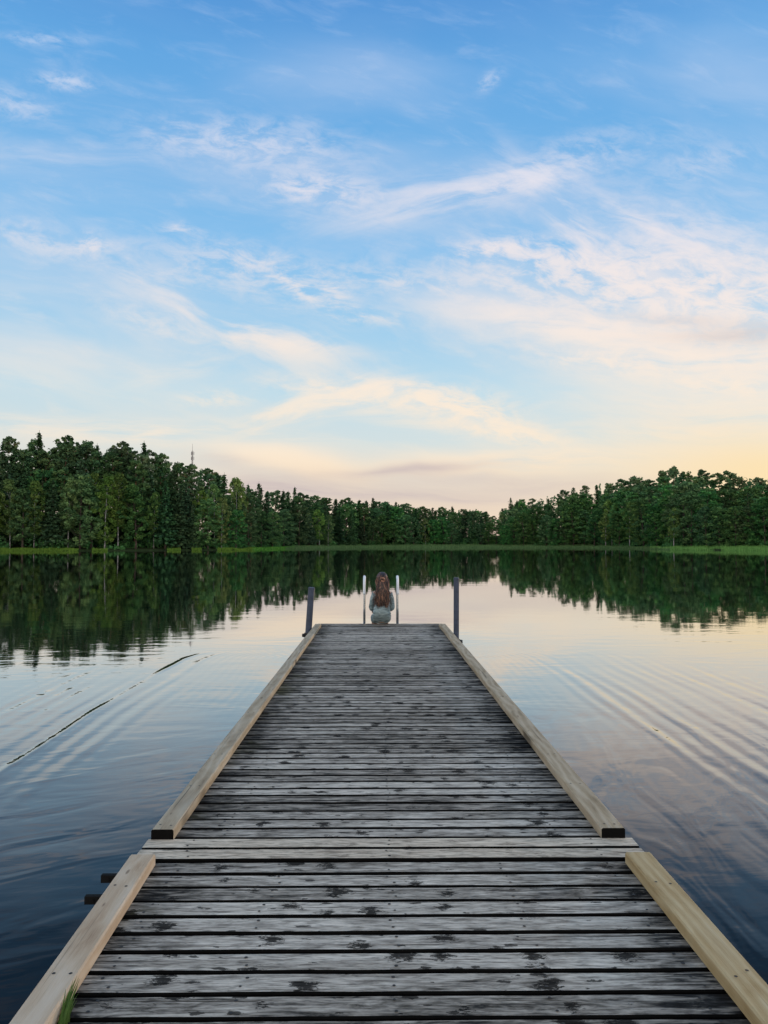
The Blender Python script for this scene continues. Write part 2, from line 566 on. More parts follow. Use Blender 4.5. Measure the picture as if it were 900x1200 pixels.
M_CAPMETAL = simple('pale_sky_sheen', (.72, .74, .76), .35, .0, .06, 20)  # pale colour painting the sky's reflection on the steel loop tops
M_BARK = simple('grey_brown_bark', (.085, .065, .05), .9, 0, .4, 3, .2, .02)
M_PBARK = simple('reddish_pine_bark', (.17, .095, .055), .9, 0, .4, 3, .2, .02)
M_MAST = simple('galvanised_mast', (.13, .10, .10), .6, .2)
M_PANEL = simple('antenna_panels', (.35, .33, .33), .5)

mb, g, out = material('birch_bark')
tc = g.n('ShaderNodeTexCoord')
x, y, z = g.sep(tc.outputs['Object'])
n = g.noise(g.comb(g.m('MULTIPLY', x, 4.0), g.m('MULTIPLY', y, 4.0), g.m('MULTIPLY', z, 2.2)), 1.0, 4, .6)
c = g.ramp(n, [(.38, (.05, .045, .04)), (.48, (.34, .32, .29)), (.7, (.50, .47, .43))])
principled(g, out, c, .8)
M_BIRCH = mb


def leaf_mat(name, a, b, c3, trans=.25):
    m, g, out = material(name)
    s = attr(g, 'tone')
    oi = g.n('ShaderNodeObjectInfo')
    c = g.ramp(s, [(0.0, a), (.55, b), (1.0, c3)])
    hs = g.n('ShaderNodeHueSaturation')
    g.put(hs.inputs['Color'], c)
    g.put(hs.inputs['Hue'], g.lin(oi.outputs['Random'], 0, 1, .475, .525))
    g.put(hs.inputs['Saturation'], g.lin(g.m('FRACT', g.m('MULTIPLY', oi.outputs['Random'], 7.3)), 0, 1, .85, 1.1))
    g.put(hs.inputs['Value'], g.lin(g.m('FRACT', g.m('MULTIPLY', oi.outputs['Random'], 13.7)), 0, 1, .7, 1.3))
    d = g.n('ShaderNodeBsdfDiffuse')
    g.t.links.new(hs.outputs[0], d.inputs[0])
    t = g.n('ShaderNodeBsdfTranslucent')
    g.t.links.new(hs.outputs[0], t.inputs[0])
    mx = g.n('ShaderNodeMixShader')
    mx.inputs[0].default_value = trans
    g.t.links.new(d.outputs[0], mx.inputs[1])
    g.t.links.new(t.outputs[0], mx.inputs[2])
    g.t.links.new(mx.outputs[0], out.inputs[0])
    return m


M_SPRUCE = leaf_mat('spruce_needles', (0.0257, 0.0587, 0.0293), (0.0513, 0.1062, 0.0439), (0.0915, 0.1558, 0.0587), .1)
M_PINE = leaf_mat('pine_needles', (0.0449, 0.0943, 0.0449), (0.0943, 0.1682, 0.0672), (0.1682, 0.2354, 0.0897), .12)
M_BIRCHL = leaf_mat('birch_leaves', (0.0773, 0.1416, 0.0386), (0.1596, 0.2574, 0.0686), (0.2704, 0.3647, 0.0987), .3)
M_LEAF = leaf_mat('broad_leaves', (0.0472, 0.1158, 0.0429), (0.0944, 0.2059, 0.0686), (0.1673, 0.3003, 0.0901), .25)
M_REED = leaf_mat('reed_leaves', (0.0975, 0.2113, 0.0358), (0.195, 0.4062, 0.065), (0.325, 0.5525, 0.0975), .35)
M_SEDGE = leaf_mat('sedge_leaves', (0.081, 0.135, 0.054), (0.153, 0.234, 0.09), (0.234, 0.324, 0.135), .3)
M_GRASS = leaf_mat('grass_blades', (.05, .13, .02), (.09, .22, .03), (.16, .26, .07), .35)

# ------------------------------------------------------------------ lake outline and terrain
def shore_Y(px):
    pts = [(-260, 140), (-100, 160), (0, 176), (90, 181), (200, 190), (285, 202), (310, 225), (345, 265), (450, 318),
           (580, 322), (690, 300), (745, 262), (780, 214), (830, 198), (900, 184), (1000, 165), (1150, 140)]
    for (a, ya), (b, yb) in zip(pts, pts[1:]):
        if a <= px <= b:
            return ya + (yb - ya) * (px - a) / (b - a)
    return pts[0][1] if px < pts[0][0] else pts[-1][1]


shore = [(at_depth(px, shore_Y(px)), shore_Y(px)) for px in list(range(-260, 1151, 15))]
shore += [(170, 90), (140, 40), (70, 8), (20, 2.4), (6, 1.9), (-6, 1.9), (-20, 2.4), (-70, 10), (-140, 45), (-150, 95)]


def seg_d(p, a, b):
    ax, ay = a; bx, by = b
    vx, vy = bx - ax, by - ay
    L = vx * vx + vy * vy
    t = 0 if L == 0 else max(0, min(1, ((p[0] - ax) * vx + (p[1] - ay) * vy) / L))
    return math.hypot(p[0] - ax - vx * t, p[1] - ay - vy * t)


def lake_sd(x, y):
    inside, d = False, 1e9
    n = len(shore)
    for i in range(n):
        a, b = shore[i], shore[(i + 1) % n]
        d = min(d, seg_d((x, y), a, b))
        if (a[1] > y) != (b[1] > y) and x < (b[0] - a[0]) * (y - a[1]) / (b[1] - a[1]) + a[0]:
            inside = not inside
    return -d if inside else d


def smooth(t):
    t = max(0, min(1, t))
    return t * t * (3 - 2 * t)


def ground(x, y):
    s = lake_sd(x, y)
    if s < 0:
        return max(-2.5, s * .22)
    h = min(s * .09, .55) + 0.25 * smooth(s / 40)
    k = smooth((s - 4) / 45)
    h += k * 13 * math.exp(-(((x + 150) / 95) ** 2 + ((y - 265) / 75) ** 2))
    h += k * 20 * math.exp(-(((x - 165) / 90) ** 2 + ((y - 330) / 70) ** 2))
    h += k * 3 * math.exp(-(((x - 10) / 120) ** 2 + ((y - 430) / 60) ** 2))
    h += .25 * mnoise.noise((x * .05, y * .05, 0)) * smooth(s / 12)
    return h


def axis(parts):
    out = []
    for a, b, st in parts:
        v = a
        while v < b - 1e-6:
            out.append(v); v += st
    out.append(parts[-1][1])
    return out


xs = axis([(-4000, -600, 500), (-600, -260, 40), (-260, -12, 6.2), (-12, 12, 1.0), (12, 260, 6.2), (260, 600, 40), (600, 4000, 500)])
ys = axis([(-3000, -200, 400), (-200, -20, 20), (-20, -2, 2), (-2, 6, .5), (6, 120, 8), (120, 460, 5), (460, 700, 30), (700, 6000, 500)])
T = MB()
for yy in ys:
    for xx in xs:
        T.v.append((xx, yy, ground(xx, yy)))
nx = len(xs)
for j in range(len(ys) - 1):
    for i in range(nx - 1):
        T.f.append((j * nx + i, j * nx + i + 1, (j + 1) * nx + i + 1, (j + 1) * nx + i)); T.m.append(0)
m, g, out = material('forest_floor')
tc = g.n('ShaderNodeTexCoord')
n1 = g.noise(tc.outputs['Object'], .25, 6, .65)
n2 = g.noise(tc.outputs['Object'], 3.0, 5, .6)
c = g.ramp(g.m('ADD', g.m('MULTIPLY', n1, .6), g.m('MULTIPLY', n2, .4)), [(.35, (.018, .022, .010)), (.5, (.035, .055, .018)), (.65, (.06, .085, .028))])
principled(g, out, c, .95, bump=n2, bump_d=.15, spec=.1)
ter = T.build('ground', m, smooth=True)
tag(ter, 'wooded ground rising from the lake shore', 'ground', kind='structure')

# water ------------------------------------------------------------------
DECK0 = .45
TILT = -0.0039


def deck_z(y):
    return DECK0 + TILT * y


m, g, out = material('lake_water')
geo = g.n('ShaderNodeNewGeometry')
pos = geo.outputs['Position']
x, y, z = g.sep(pos)
ripple = g.noise(g.map(pos, scale=(1.6, .75, 1)), 1.0, 3, .5, .6)               # slow swell patches
rip2 = g.noise(g.map(pos, rot=(0, 0, R(12)), scale=(.55, .20, 1)), 1.0, 3, .55, .3)
rip3 = g.noise(g.map(pos, scale=(6, 2.2, 1)), 1.0, 2, .5, .5)
wind = g.noise(g.map(pos, loc=(40, 3, 0), scale=(30, 14, 1)), 1.0, 4, .6, .5)
windm = g.ss(wind, .42, .68, .35, 1.3)
nearm = g.ss(y, 5.0, 26.0, 1.25, .16)
# rings spreading from the rocking dock: distance to the dock's outline
axd = g.m('SUBTRACT', g.m('ABSOLUTE', g.m('SUBTRACT', x, .06)), 1.1)
ayd = g.m('SUBTRACT', y, 12.2)
dd = g.m('SQRT', g.m('ADD', g.m('POWER', g.m('MAXIMUM', axd, 0.0), 2.0), g.m('POWER', g.m('MAXIMUM', ayd, 0.0), 2.0)))
lat = g.m('SUBTRACT', x, .06)
wob = g.noise(g.map(pos, scale=(1.6, 4.0, 1)), 1.0, 2, .45)
dw = g.m('ADD', dd, g.m('MULTIPLY', g.m('SUBTRACT', wob, .5), .34))
w1 = g.m('SINE', g.m('MULTIPLY', dw, 2 * math.pi / .21))
w2 = g.m('SINE', g.m('MULTIPLY', dw, 2 * math.pi / .46))
patch = g.ss(g.noise(g.map(pos, loc=(5, 2, 0), scale=(1.1, 4.5, 1)), 1.0, 3, .5), .40, .62)
rgt = g.m('MULTIPLY', g.m('MULTIPLY', g.ss(lat, 2.1, 2.7), g.ss(lat, 5.2, 4.2)), g.m('MULTIPLY', g.ss(y, 3.6, 5.6), g.ss(y, 13.5, 8.0)))
lft = g.m('MULTIPLY', g.m('MULTIPLY', g.ss(lat, -2.3, -2.8), g.ss(lat, -5.0, -3.6)), g.m('MULTIPLY', g.ss(y, 4.0, 6.0), g.ss(y, 12.5, 8.0)))
env = g.m('ADD', g.m('MULTIPLY', rgt, .0042), g.m('MULTIPLY', lft, .0022))
wk = g.m('MULTIPLY', g.m('ADD', g.m('MULTIPLY', w1, g.m('ADD', g.m('MULTIPLY', patch, .8), .25)), g.m('MULTIPLY', w2, .6)), env)
# one sharper crest on the far side
cd = g.m('SUBTRACT', g.m('ADD', dw, 0.0), 2.02)
crest = g.m('EXPONENT', g.m('MULTIPLY', g.m('POWER', g.m('DIVIDE', cd, .05), 2.0), -1.0))
cmod = g.ss(g.noise(g.map(pos, loc=(1, 7, 0), scale=(2, .9, 1)), 1.0, 3, .6), .30, .56, .75, 1.0)
crest2 = g.m('EXPONENT', g.m('MULTIPLY', g.m('POWER', g.m('DIVIDE', g.m('SUBTRACT', dw, 1.72), .06), 2.0), -1.0))
crest3 = g.m('EXPONENT', g.m('MULTIPLY', g.m('POWER', g.m('DIVIDE', g.m('SUBTRACT', dw, 2.55), .10), 2.0), -1.0))
cy = g.m('ADD', g.ss(y, 9.3, 8.4, .38, 1.0), g.m('MULTIPLY', g.ss(y, 10.6, 11.3), .62))
crest = g.m('ADD', g.m('MULTIPLY', crest, g.m('MULTIPLY', cy, 1.1)), g.m('MULTIPLY', cmod, g.m('ADD', g.m('MULTIPLY', crest2, g.m('MULTIPLY', g.ss(y, 9.5, 11.5), .55)), g.m('MULTIPLY', crest3, .10))))
wk = g.m('ADD', wk, g.m('MULTIPLY', crest, g.m('MULTIPLY', g.m('MULTIPLY', g.ss(lat, -2.0, -2.4), g.ss(y, 4.0, 6.0)), g.m('MULTIPLY', g.ss(y, 13.2, 12.0), .0066))))
# fine arcs beside the outer end
w4 = g.m('SINE', g.m('MULTIPLY', dw, 2 * math.pi / .13))
arcs = g.m('MULTIPLY', g.m('MULTIPLY', g.ss(dd, .2, .5), g.ss(dd, 2.2, 1.4)), g.m('MULTIPLY', g.ss(y, 7.5, 9.5), g.ss(y, 14.5, 13.0)))
wk = g.m('ADD', wk, g.m('MULTIPLY', g.m('MULTIPLY', w4, arcs), .00022))
swell = g.noise(g.map(pos, loc=(3, 1, 0), rot=(0, 0, R(-10)), scale=(.34, 1.25, 1)), 1.0, 2, .45, .9)
swm = g.m('MULTIPLY', g.ss(lat, .8, 1.6), g.ss(y, 10.5, 6.0))
swl = g.noise(g.map(pos, loc=(9, 4, 0), rot=(0, 0, R(30)), scale=(.75, .35, 1)), 1.0, 2, .45, .6)
swlm = g.m('MULTIPLY', g.ss(lat, -.8, -1.6), g.ss(y, 9.0, 5.0))
h = g.m('ADD', g.m('MULTIPLY', g.m('MULTIPLY', ripple, .0048), nearm), g.m('MULTIPLY', g.m('MULTIPLY', rip2, .0011), nearm))
h = g.m('ADD', h, g.m('ADD', g.m('MULTIPLY', g.m('MULTIPLY', swell, swm), .016), g.m('MULTIPLY', g.m('MULTIPLY', swl, swlm), .008)))
h = g.m('ADD', h, g.m('MULTIPLY', g.m('MULTIPLY', rip3, .0040), windm))
h = g.m('ADD', h, wk)
bp = g.n('ShaderNodeBump')
bp.inputs['Strength'].default_value = 1.0
bp.inputs['Distance'].default_value = 1.0
g.put(bp.inputs['Height'], h)
# depth colour below, mirror above: reflectance by angle
lw = g.n('ShaderNodeLayerWeight')
lw.inputs[0].default_value = .5
g.put(lw.inputs['Normal'], bp.outputs[0])
fac = g.ramp(lw.outputs['Facing'], [(0.0, (.02,) * 3), (.35, (.015,) * 3), (.49, (.020,) * 3), (.56, (.040,) * 3), (.65, (.135,) * 3),
                                    (.74, (.34,) * 3), (.82, (.62,) * 3), (.90, (.86,) * 3), (1.0, (.97,) * 3)])
df = g.n('ShaderNodeBsdfDiffuse')
df.inputs[0].default_value = (.0012, .0036, .0075, 1)
gl = g.n('ShaderNodeBsdfGlossy')
gl.inputs['Color'].default_value = (.96, .97, .98, 1)
gl.inputs['Roughness'].default_value = .02
g.put(gl.inputs['Normal'], bp.outputs[0])
mx = g.n('ShaderNodeMixShader')
g.put(mx.inputs[0], fac)
g.t.links.new(df.outputs[0], mx.inputs[1])
g.t.links.new(gl.outputs[0], mx.inputs[2])
g.t.links.new(mx.outputs[0], out.inputs[0])
W = MB()
W.add([(-420, -60, 0), (420, -60, 0), (420, 420, 0), (-420, 420, 0)], [(0, 1, 2, 3)])
tag(W.build('water', m), 'calm lake water mirroring the evening sky', 'water', kind='structure')

# ------------------------------------------------------------------ trees
def leafq(mb, c, size, rng, tone, flat=.0, stretch=1.0, out=None):
    n = Vector((rng.gauss(0, 1), rng.gauss(0, 1), rng.gauss(0, 1) + flat))
    if out is not None: n = n * .7 + out * 1.0
    if n.length < 1e-3: n = Vector((0, 0, 1))
    n.normalize()
    a = n.orthogonal().normalized()
    ang = rng.random() * 6.283
    b = n.cross(a)
    u = (a * math.cos(ang) + b * math.sin(ang)) * size * stretch
    v = n.cross(u).normalized() * size
    c = Vector(c)
    j = lambda: .65 + .7 * rng.random()
    mb.add([c - u * j(), c - v * j(), c + u * j(), c + v * j()], [(0, 1, 2, 3)], 0, tone)


def clump(mb, c, r, n, size, rng, tone, flat=0.3):
    for _ in range(n):
        while True:
            p = Vector((rng.uniform(-1, 1), rng.uniform(-1, 1), rng.uniform(-1, 1)))
            if .45 < p.length < 1: break
        od = p.normalized()
        p = Vector((p.x * r[0], p.y * r[1], p.z * r[2])) + Vector(c)
        leafq(mb, p, size * rng.uniform(.7, 1.3), rng, max(0, min(1, tone + rng.gauss(0, .12))), flat, 1.0, od)


def trunk_mesh(name, h, r, mat, rng, lean=.02, limbs=()):
    t = MB()
    k = 9
    ox, oy = rng.gauss(0, lean) * h, rng.gauss(0, lean) * h
    pts = [(ox * (i / k) ** 2 + rng.gauss(0, .03), oy * (i / k) ** 2 + rng.gauss(0, .03), h * i / k - .6 * (i == 0)) for i in range(k + 1)]
    t.tube(pts, [r * (1 - .93 * i / k) * (1.25 if i == 0 else 1) for i in range(k + 1)], 7)
    for (z, ang, ln, up) in limbs:
        i = min(k - 1, int(z / h * k)); f = z / h * k - i
        p = Vector(pts[i]).lerp(Vector(pts[i + 1]), f)
        d = Vector((math.cos(ang), math.sin(ang), up))
        t.tube([p, p + d * ln * .5, p + d * ln + Vector((0, 0, up * ln * .2))], [r * .32 * (1 - z / h * .6), r * .2, r * .05], 5)
    return t.mesh(name, mat, smooth=True), pts


def spine(pts, z, h):
    k = len(pts) - 1
    i = max(0, min(k - 1, int(z / h * k)))
    f = max(0, min(1, z / h * k - i))
    return Vector(pts[i]).lerp(Vector(pts[i + 1]), f)


H = 20.0


def spruce(seed, width=3.7, bare=.05):
    r = random.Random(seed)
    tm, pts = trunk_mesh('trunk', H, .22, M_BARK, r, .006)
    c = MB()
    z = H * bare + .6
    while z < H - .25:
        t = (z - H * bare) / (H * (1 - bare))
        rad = width * ((1 - t) ** .82) * (.35 + .65 * min(1, t * 7 + .5)) * r.uniform(.78, 1.12) + .12
        nb = max(4, int(5 + 5 * (1 - t)))
        a0 = r.random() * 6.28
        for k in range(nb):
            an = a0 + 6.283 * k / nb + r.gauss(0, .2)
            L = rad * r.uniform(.62, 1.12)
            tone = .35 + r.gauss(0, .18)
            droop = -.32 - .25 * r.random() + .45 * t
            steps = max(2, int(L / .42))
            base = spine(pts, z, H)
            for s in range(steps):
                q = (s + .6) / steps
                p = base + Vector((math.cos(an) * L * q, math.sin(an) * L * q, droop * L * q + .18 * L * q * q))
                for _ in range(2):
                    pp = p + Vector((r.gauss(0, .16), r.gauss(0, .16), r.gauss(0, .10)))
                    leafq(c, pp, r.uniform(.24, .40) * (1.0 - .35 * t), r, max(0, min(1, tone + .18 * q + r.gauss(0, .08))), 1.0, 1.35, Vector((math.cos(an) * .6, math.sin(an) * .6, .6)))
        z += r.uniform(.42, .66) * (1 - .3 * t)
    c.tube([spine(pts, H * .93, H), Vector(pts[-1]) + Vector((0, 0, .55))], [.10, .02], 5)
    return tm, c.mesh('crown', M_SPRUCE, 'tone')


def pine(seed, bare=.36, width=3.3):
    r = random.Random(seed)
    limbs = [(H * r.uniform(bare, .92), r.random() * 6.28, r.uniform(1.2, 2.2), r.uniform(.1, .5)) for _ in range(12)]
    tm, pts = trunk_mesh('trunk', H * .97, .24, M_PBARK, r, .02, limbs)
    c = MB()
    for k in range(96):
        t = (k + r.random()) / 96
        z = H * (bare + (1 - bare) * t)
        an = r.random() * 6.28
        env = math.sin(math.pi * min(1, .22 + .72 * t)) ** .7
        d = width * env * math.sqrt(r.uniform(.03, .85))
        p = spine(pts, min(z, H * .96), H * .97) + Vector((math.cos(an) * d, math.sin(an) * d, z - min(z, H * .96)))
        s = r.uniform(.40, .85) * (1.0 - .25 * t)
        clump(c, p, (s * 1.15, s * 1.15, s * .75), 34, .21, r, .48 + .24 * r.gauss(0, 1), .5)
    return tm, c.mesh('crown', M_PINE, 'tone')


def birch(seed, bare=.20, width=3.0):
    r = random.Random(seed)
    limbs = [(H * r.uniform(bare, .85), r.random() * 6.28, r.uniform(1.0, 1.8), r.uniform(.7, 1.2)) for _ in range(12)]
    tm, pts = trunk_mesh('trunk', H * .97, .17, M_BIRCH, r, .025, limbs)
    c = MB()
    N = 100
    for k in range(N):
        t = (k + r.random()) / N
        z = H * (bare + (1 - bare) * t)
        an = r.random() * 6.28
        env = (math.sin(math.pi * min(1, .10 + .87 * t)) ** .75)
        d = width * env * math.sqrt(r.uniform(.02, 1.0))
        p = spine(pts, min(z, H * .96), H * .97) + Vector((math.cos(an) * d, math.sin(an) * d, 0))
        s = r.uniform(.35, .75)
        clump(c, p, (s, s, s * 1.35), 30, .20, r, .50 + .24 * r.gauss(0, 1), .2)
    return tm, c.mesh('crown', M_BIRCHL, 'tone')


def leafy(seed, bare=.10, width=4.2):
    r = random.Random(seed)
    limbs = [(H * r.uniform(.12, .7), r.random() * 6.28, r.uniform(1.6, 3.0), r.uniform(.6, 1.3)) for _ in range(12)]
    tm, pts = trunk_mesh('trunk', H * .93, .24, M_BARK, r, .03, limbs)
    c = MB()
    N = 130
    for k in range(N):
        t = (k + r.random()) / N
        z = H * (bare + (.99 - bare) * t)
        an = r.random() * 6.28
        env = (math.sin(math.pi * min(1, .16 + .78 * t)) ** .6)
        d = width * env * math.sqrt(r.uniform(.05, 1.0)) * r.uniform(.8, 1.15)
        p = spine(pts, min(z, H * .9), H * .93) + Vector((math.cos(an) * d, math.sin(an) * d, z - min(z, H * .9)))
        s = r.uniform(.45, .95)
        clump(c, p, (s, s, s * .8), 34, .22, r, .48 + .26 * r.gauss(0, 1), .3)
    return tm, c.mesh('crown', M_LEAF, 'tone')


PROTO = {
    'spruce': [spruce(1), spruce(2, 3.2), spruce(3, 4.2, .08)],
    'pine': [pine(11), pine(12, .28, 3.0), pine(13, .48, 3.6)],
    'birch': [birch(21), birch(22, .28, 2.8), birch(23, .10, 3.3)],
    'leafy': [leafy(31), leafy(32, .16, 3.8), leafy(33, .05, 4.8)],
}
NAME = {'spruce': 'spruce_tree', 'pine': 'pine_tree', 'birch': 'birch_tree', 'leafy': 'broadleaf_tree'}
CAT = {'spruce': 'spruce', 'pine': 'pine', 'birch': 'birch', 'leafy': 'tree'}

prof = [(-120, 508), (-40, 512), (0, 512), (20, 524), (45, 509), (60, 520), (77, 512), (113, 518), (143, 520), (168, 520), (187, 533), (213, 540), (243, 548),
        (263, 556), (277, 561), (293, 569), (303, 570), (345, 574), (373, 582), (414, 584), (460, 585), (484, 592), (517, 592), (556, 594), (575, 600),
        (599, 588), (605, 584), (636, 580), (673, 571), (711, 563), (734, 560), (770, 556), (792, 549), (817, 552), (855, 554), (900, 558), (1000, 548), (1100, 545)]


def ptop(px):
    for (a, ya), (b, yb) in zip(prof, prof[1:]):
        if a <= px <= b: return ya + (yb - ya) * (px - a) / (b - a)
    return 540


def zone(px):
    return 'west' if px < 298 else 'north' if px < 586 else 'east'


TREES = []


def place(kind, px, Y, ytop, row, wide=1.0):
    X = at_depth(px, Y)
    gz = ground(X, Y)
    d = pdir(px, ytop)
    ztop = CAM_Z + d.z / d.y * Y
    h = max(3.0, ztop - gz)
    TREES.append(dict(kind=kind, px=px, X=X, Y=Y, gz=gz, h=h, row=row, zone=zone(px), wide=wide, var=2 if kind == 'pine' and 573 < px < 581 else rnd.randrange(3), rz=rnd.random() * 6.28))


def pick(ws):
    t = rnd.random() * sum(w for _, w in ws)
    for k, w in ws:
        t -= w
        if t <= 0: return k
    return ws[-1][0]


SPEC = {
    'west': [[('birch', .45), ('leafy', .32), ('spruce', .23)], [('birch', .30), ('pine', .25), ('spruce', .25), ('leafy', .2)],
             [('pine', .5), ('spruce', .4), ('birch', .1)], [('pine', .55), ('spruce', .45)]],
    'north': [[('leafy', .45), ('birch', .2), ('spruce', .35)], [('spruce', .6), ('leafy', .25), ('pine', .15)],
              [('spruce', .5), ('pine', .25), ('leafy', .25)], [('spruce', .45), ('pine', .35), ('leafy', .2)]],
    'east': [[('leafy', .85), ('birch', .15)], [('leafy', .75), ('birch', .15), ('spruce', .1)], [('leafy', .7), ('pine', .2), ('birch', .1)], [('pine', .75), ('spruce', .25)]],
}
SET = {'west': [4.5, 11, 20, 32], 'north': [13, 20, 28, 37], 'east': [8, 16, 28, 44]}
FRAC = {'west': [(.52, .76), (.70, .88), (.88, .98), (.94, 1.0)], 'north': [(.50, .80), (.72, .92), (.88, .98), (.93, 1.0)],
        'east': [(.50, .74), (.66, .86), (.80, .96), (.90, 1.0)]}
SPACE = {'west': [3.6, 4.2, 4.4, 4.4], 'north': [4.2, 4.4, 4.4, 4.4], 'east': [4.3, 5.0, 5.6, 5.6]}
for row in range(4):
    px = -75.0 + row * 3
    while px < 975:
        zn = zone(px)
        Y = shore_Y(px) + SET[zn][row] + rnd.uniform(-1.5, 2.0)
        step = SPACE[zn][row] * 900 / Y * rnd.uniform(.75, 1.25)
        gap = 573 < px < 581
        if not (gap and row != 1):
            yb = 637 + 9 - (Y - 180) * .02
            top = ptop(px)
            f = rnd.uniform(*FRAC[zn][row])
            if gap: f = .86
            kind = pick(SPEC[zn][row])
            if gap: kind = 'pine'
            if kind == 'leafy' and row >= 2: f *= .96
            place(kind, px, Y, 642 - (642 - top) * f, row, {'spruce': 1.08, 'pine': 1.15, 'birch': 1.1, 'leafy': 1.25}[kind] * (1.15 if zn != 'west' else 1.0))
        px += step
# skyline trees that stand out in the photograph
for (px, ytop, kind, back) in [(45, 507, 'spruce', 30), (5, 513, 'pine', 24), (77, 512, 'pine', 31), (100, 517, 'pine', 34), (143, 519, 'pine', 30), (168, 519, 'spruce', 26),
                               (186, 532, 'pine', 30), (263, 555, 'spruce', 32), (277, 559, 'birch', 12), (303, 566, 'spruce', 30), (345, 571, 'spruce', 36),
                               (373, 581, 'spruce', 38), (437, 583, 'spruce', 40), (599, 583, 'spruce', 22), (606, 587, 'spruce', 24), (792, 547, 'pine', 60),
                               (778, 552, 'pine', 58), (808, 553, 'pine', 62), (826, 551, 'pine', 60), (745, 558, 'pine', 56), (855, 552, 'pine', 60)]:
    place(kind, px, shore_Y(px) + back, ytop, 4)

TREES.sort(key=lambda t: t['px'])
GTXT = {'west': 'tall forest', 'north': 'far shore', 'east': 'sunset hill'}
LOOK = {'spruce': 'dark pointed spruce', 'pine': 'loose crowned pine', 'birch': 'pale stemmed birch', 'leafy': 'rounded broadleaf tree'}
PL = {'spruce': 'spruces', 'pine': 'pines', 'birch': 'birches', 'leafy': 'broadleaf trees'}
WHERE = {'west': 'in the tall forest below the radio mast', 'north': 'in the low forest along the far shore', 'east': 'on the wooded hill under the sunset glow'}
FROM = {'west': 'of the tall forest from its corner at the far shore', 'north': 'of the far shore from the tall forest side', 'east': 'of the sunset hill from the bright gap'}
ORD = ('first second third fourth fifth sixth seventh eighth ninth tenth eleventh twelfth thirteenth fourteenth fifteenth sixteenth seventeenth '
       'eighteenth nineteenth twentieth').split()
special = {(45, 4): 'tallest spruce, its thin spire highest above the forest beside the mast', (168, 4): 'pointed spruce where the skyline starts to fall toward the mast',
           (599, 4): 'narrow dark spruce beside the bright gap at the hill foot', (792, 4): 'tallest pine on the hilltop under the sunset glow',
           (277, 4): 'light green birch ending the tall stand before the shore recedes'}
TREES = [t for t in TREES if t['zone'] == 'west'][::-1] + [t for t in TREES if t['zone'] != 'west']
tops = {}
cnt = {}
for t in TREES:
    key = (t['zone'], t['kind'], t['row'])
    tm, cm = PROTO[t['kind']][t['var']]
    s = t['h'] / H
    w = s * t['wide'] * (1.0 + .18 * max(0, (1.1 - s)))
    o = empty(NAME[t['kind']], (t['X'], t['Y'], t['gz'] - .1), (0, 0, t['rz']))
    o.scale = (w, w, s)
    link('trunk', tm, o)
    link('crown', cm, o)
    o['category'] = CAT[t['kind']]
    sp = special.get((int(t['px']), t['row']))
    if sp:
        o['label'] = sp
        continue
    if t['row'] == 0 and -8 < t['px'] < 908:
        k = (t['zone'], t['kind'])
        cnt[k] = cnt.get(k, 0) + 1
        i = cnt[k]
        word = {'spruce': 'dark pointed spruce', 'pine': 'pine', 'birch': 'pale stemmed birch', 'leafy': 'bushy broadleaf tree'}[t['kind']]
        if i <= len(ORD):
            o['label'] = f"{ORD[i-1]} waterside {word} {FROM[t['zone']]}"
            o['group'] = f"waterside {PL[t['kind']]} of the {GTXT[t['zone']]}"
            continue
    sk = 'reaching the skyline' if t['row'] >= 3 else 'standing among others'
    o['label'] = f"{LOOK[t['kind']]} {sk} {WHERE[t['zone']]}"
    o['group'] = f"{PL[t['kind']]} {sk} {WHERE[t['zone']]}"

# the depth of the forest behind the trees one can tell apart: one mass
fo = MB()
px = -90.0
while px < 985:
    zn = zone(px)
    for dep in (0, 12, 24):
        q = px + rnd.uniform(-4, 4)
        if 571 < q < 583: continue
        Y = shore_Y(q) + SET[zn][3] + 6 + dep + rnd.uniform(-3, 3)
        X = at_depth(q, Y)
        gz = ground(X, Y)
        d = pdir(q, 642 - (642 - ptop(q)) * rnd.uniform(.86, .96))
        h = max(4, CAM_Z + d.z / d.y * Y - gz)
        nb = 15
        for k in range(nb):
            t = (k + .5) / nb
            an = rnd.random() * 6.28
            wd = 3.0 * (1 - t) ** .45 + .35
            rr = wd * rnd.uniform(.1, .7)
            clump(fo, (X + rr * math.cos(an), Y + rr * math.sin(an), gz + h * (.08 + .92 * t) - .5), (wd * .65, wd * .5, h * .055 + .4), 15, .38, rnd, .35 + rnd.gauss(0, .15), .4)
    px += 4.6 * 900 / shore_Y(px)
tag(fo.build('forest', M_LEAF, attr='tone'), 'depth of the dark forest behind the trees along the shore', 'forest', kind='stuff')

# undergrowth: one mass of low bushes between the trunks
ug = MB()
for i in range(620):
    px = rnd.uniform(-80, 980)
    zn = zone(px)
    Y = shore_Y(px) + SET[zn][0] + rnd.uniform(-2.0, 26)
    X = at_depth(px, Y)
    gz = ground(X, Y)
    hgt = rnd.uniform(1.0, 3.6) * (1.25 if zn != 'west' else 1.0)
    if 568 < px < 585: hgt *= .6
    clump(ug, (X, Y, gz + hgt * .45), (rnd.uniform(1.2, 2.4), rnd.uniform(1.0, 1.8), hgt * .6), 60, .24, rnd, .36 + rnd.gauss(0, .16), .3)
tag(ug.build('undergrowth', M_LEAF, attr='tone'), 'dark bushes and saplings filling the forest edge between the trunks', 'undergrowth', kind='stuff')

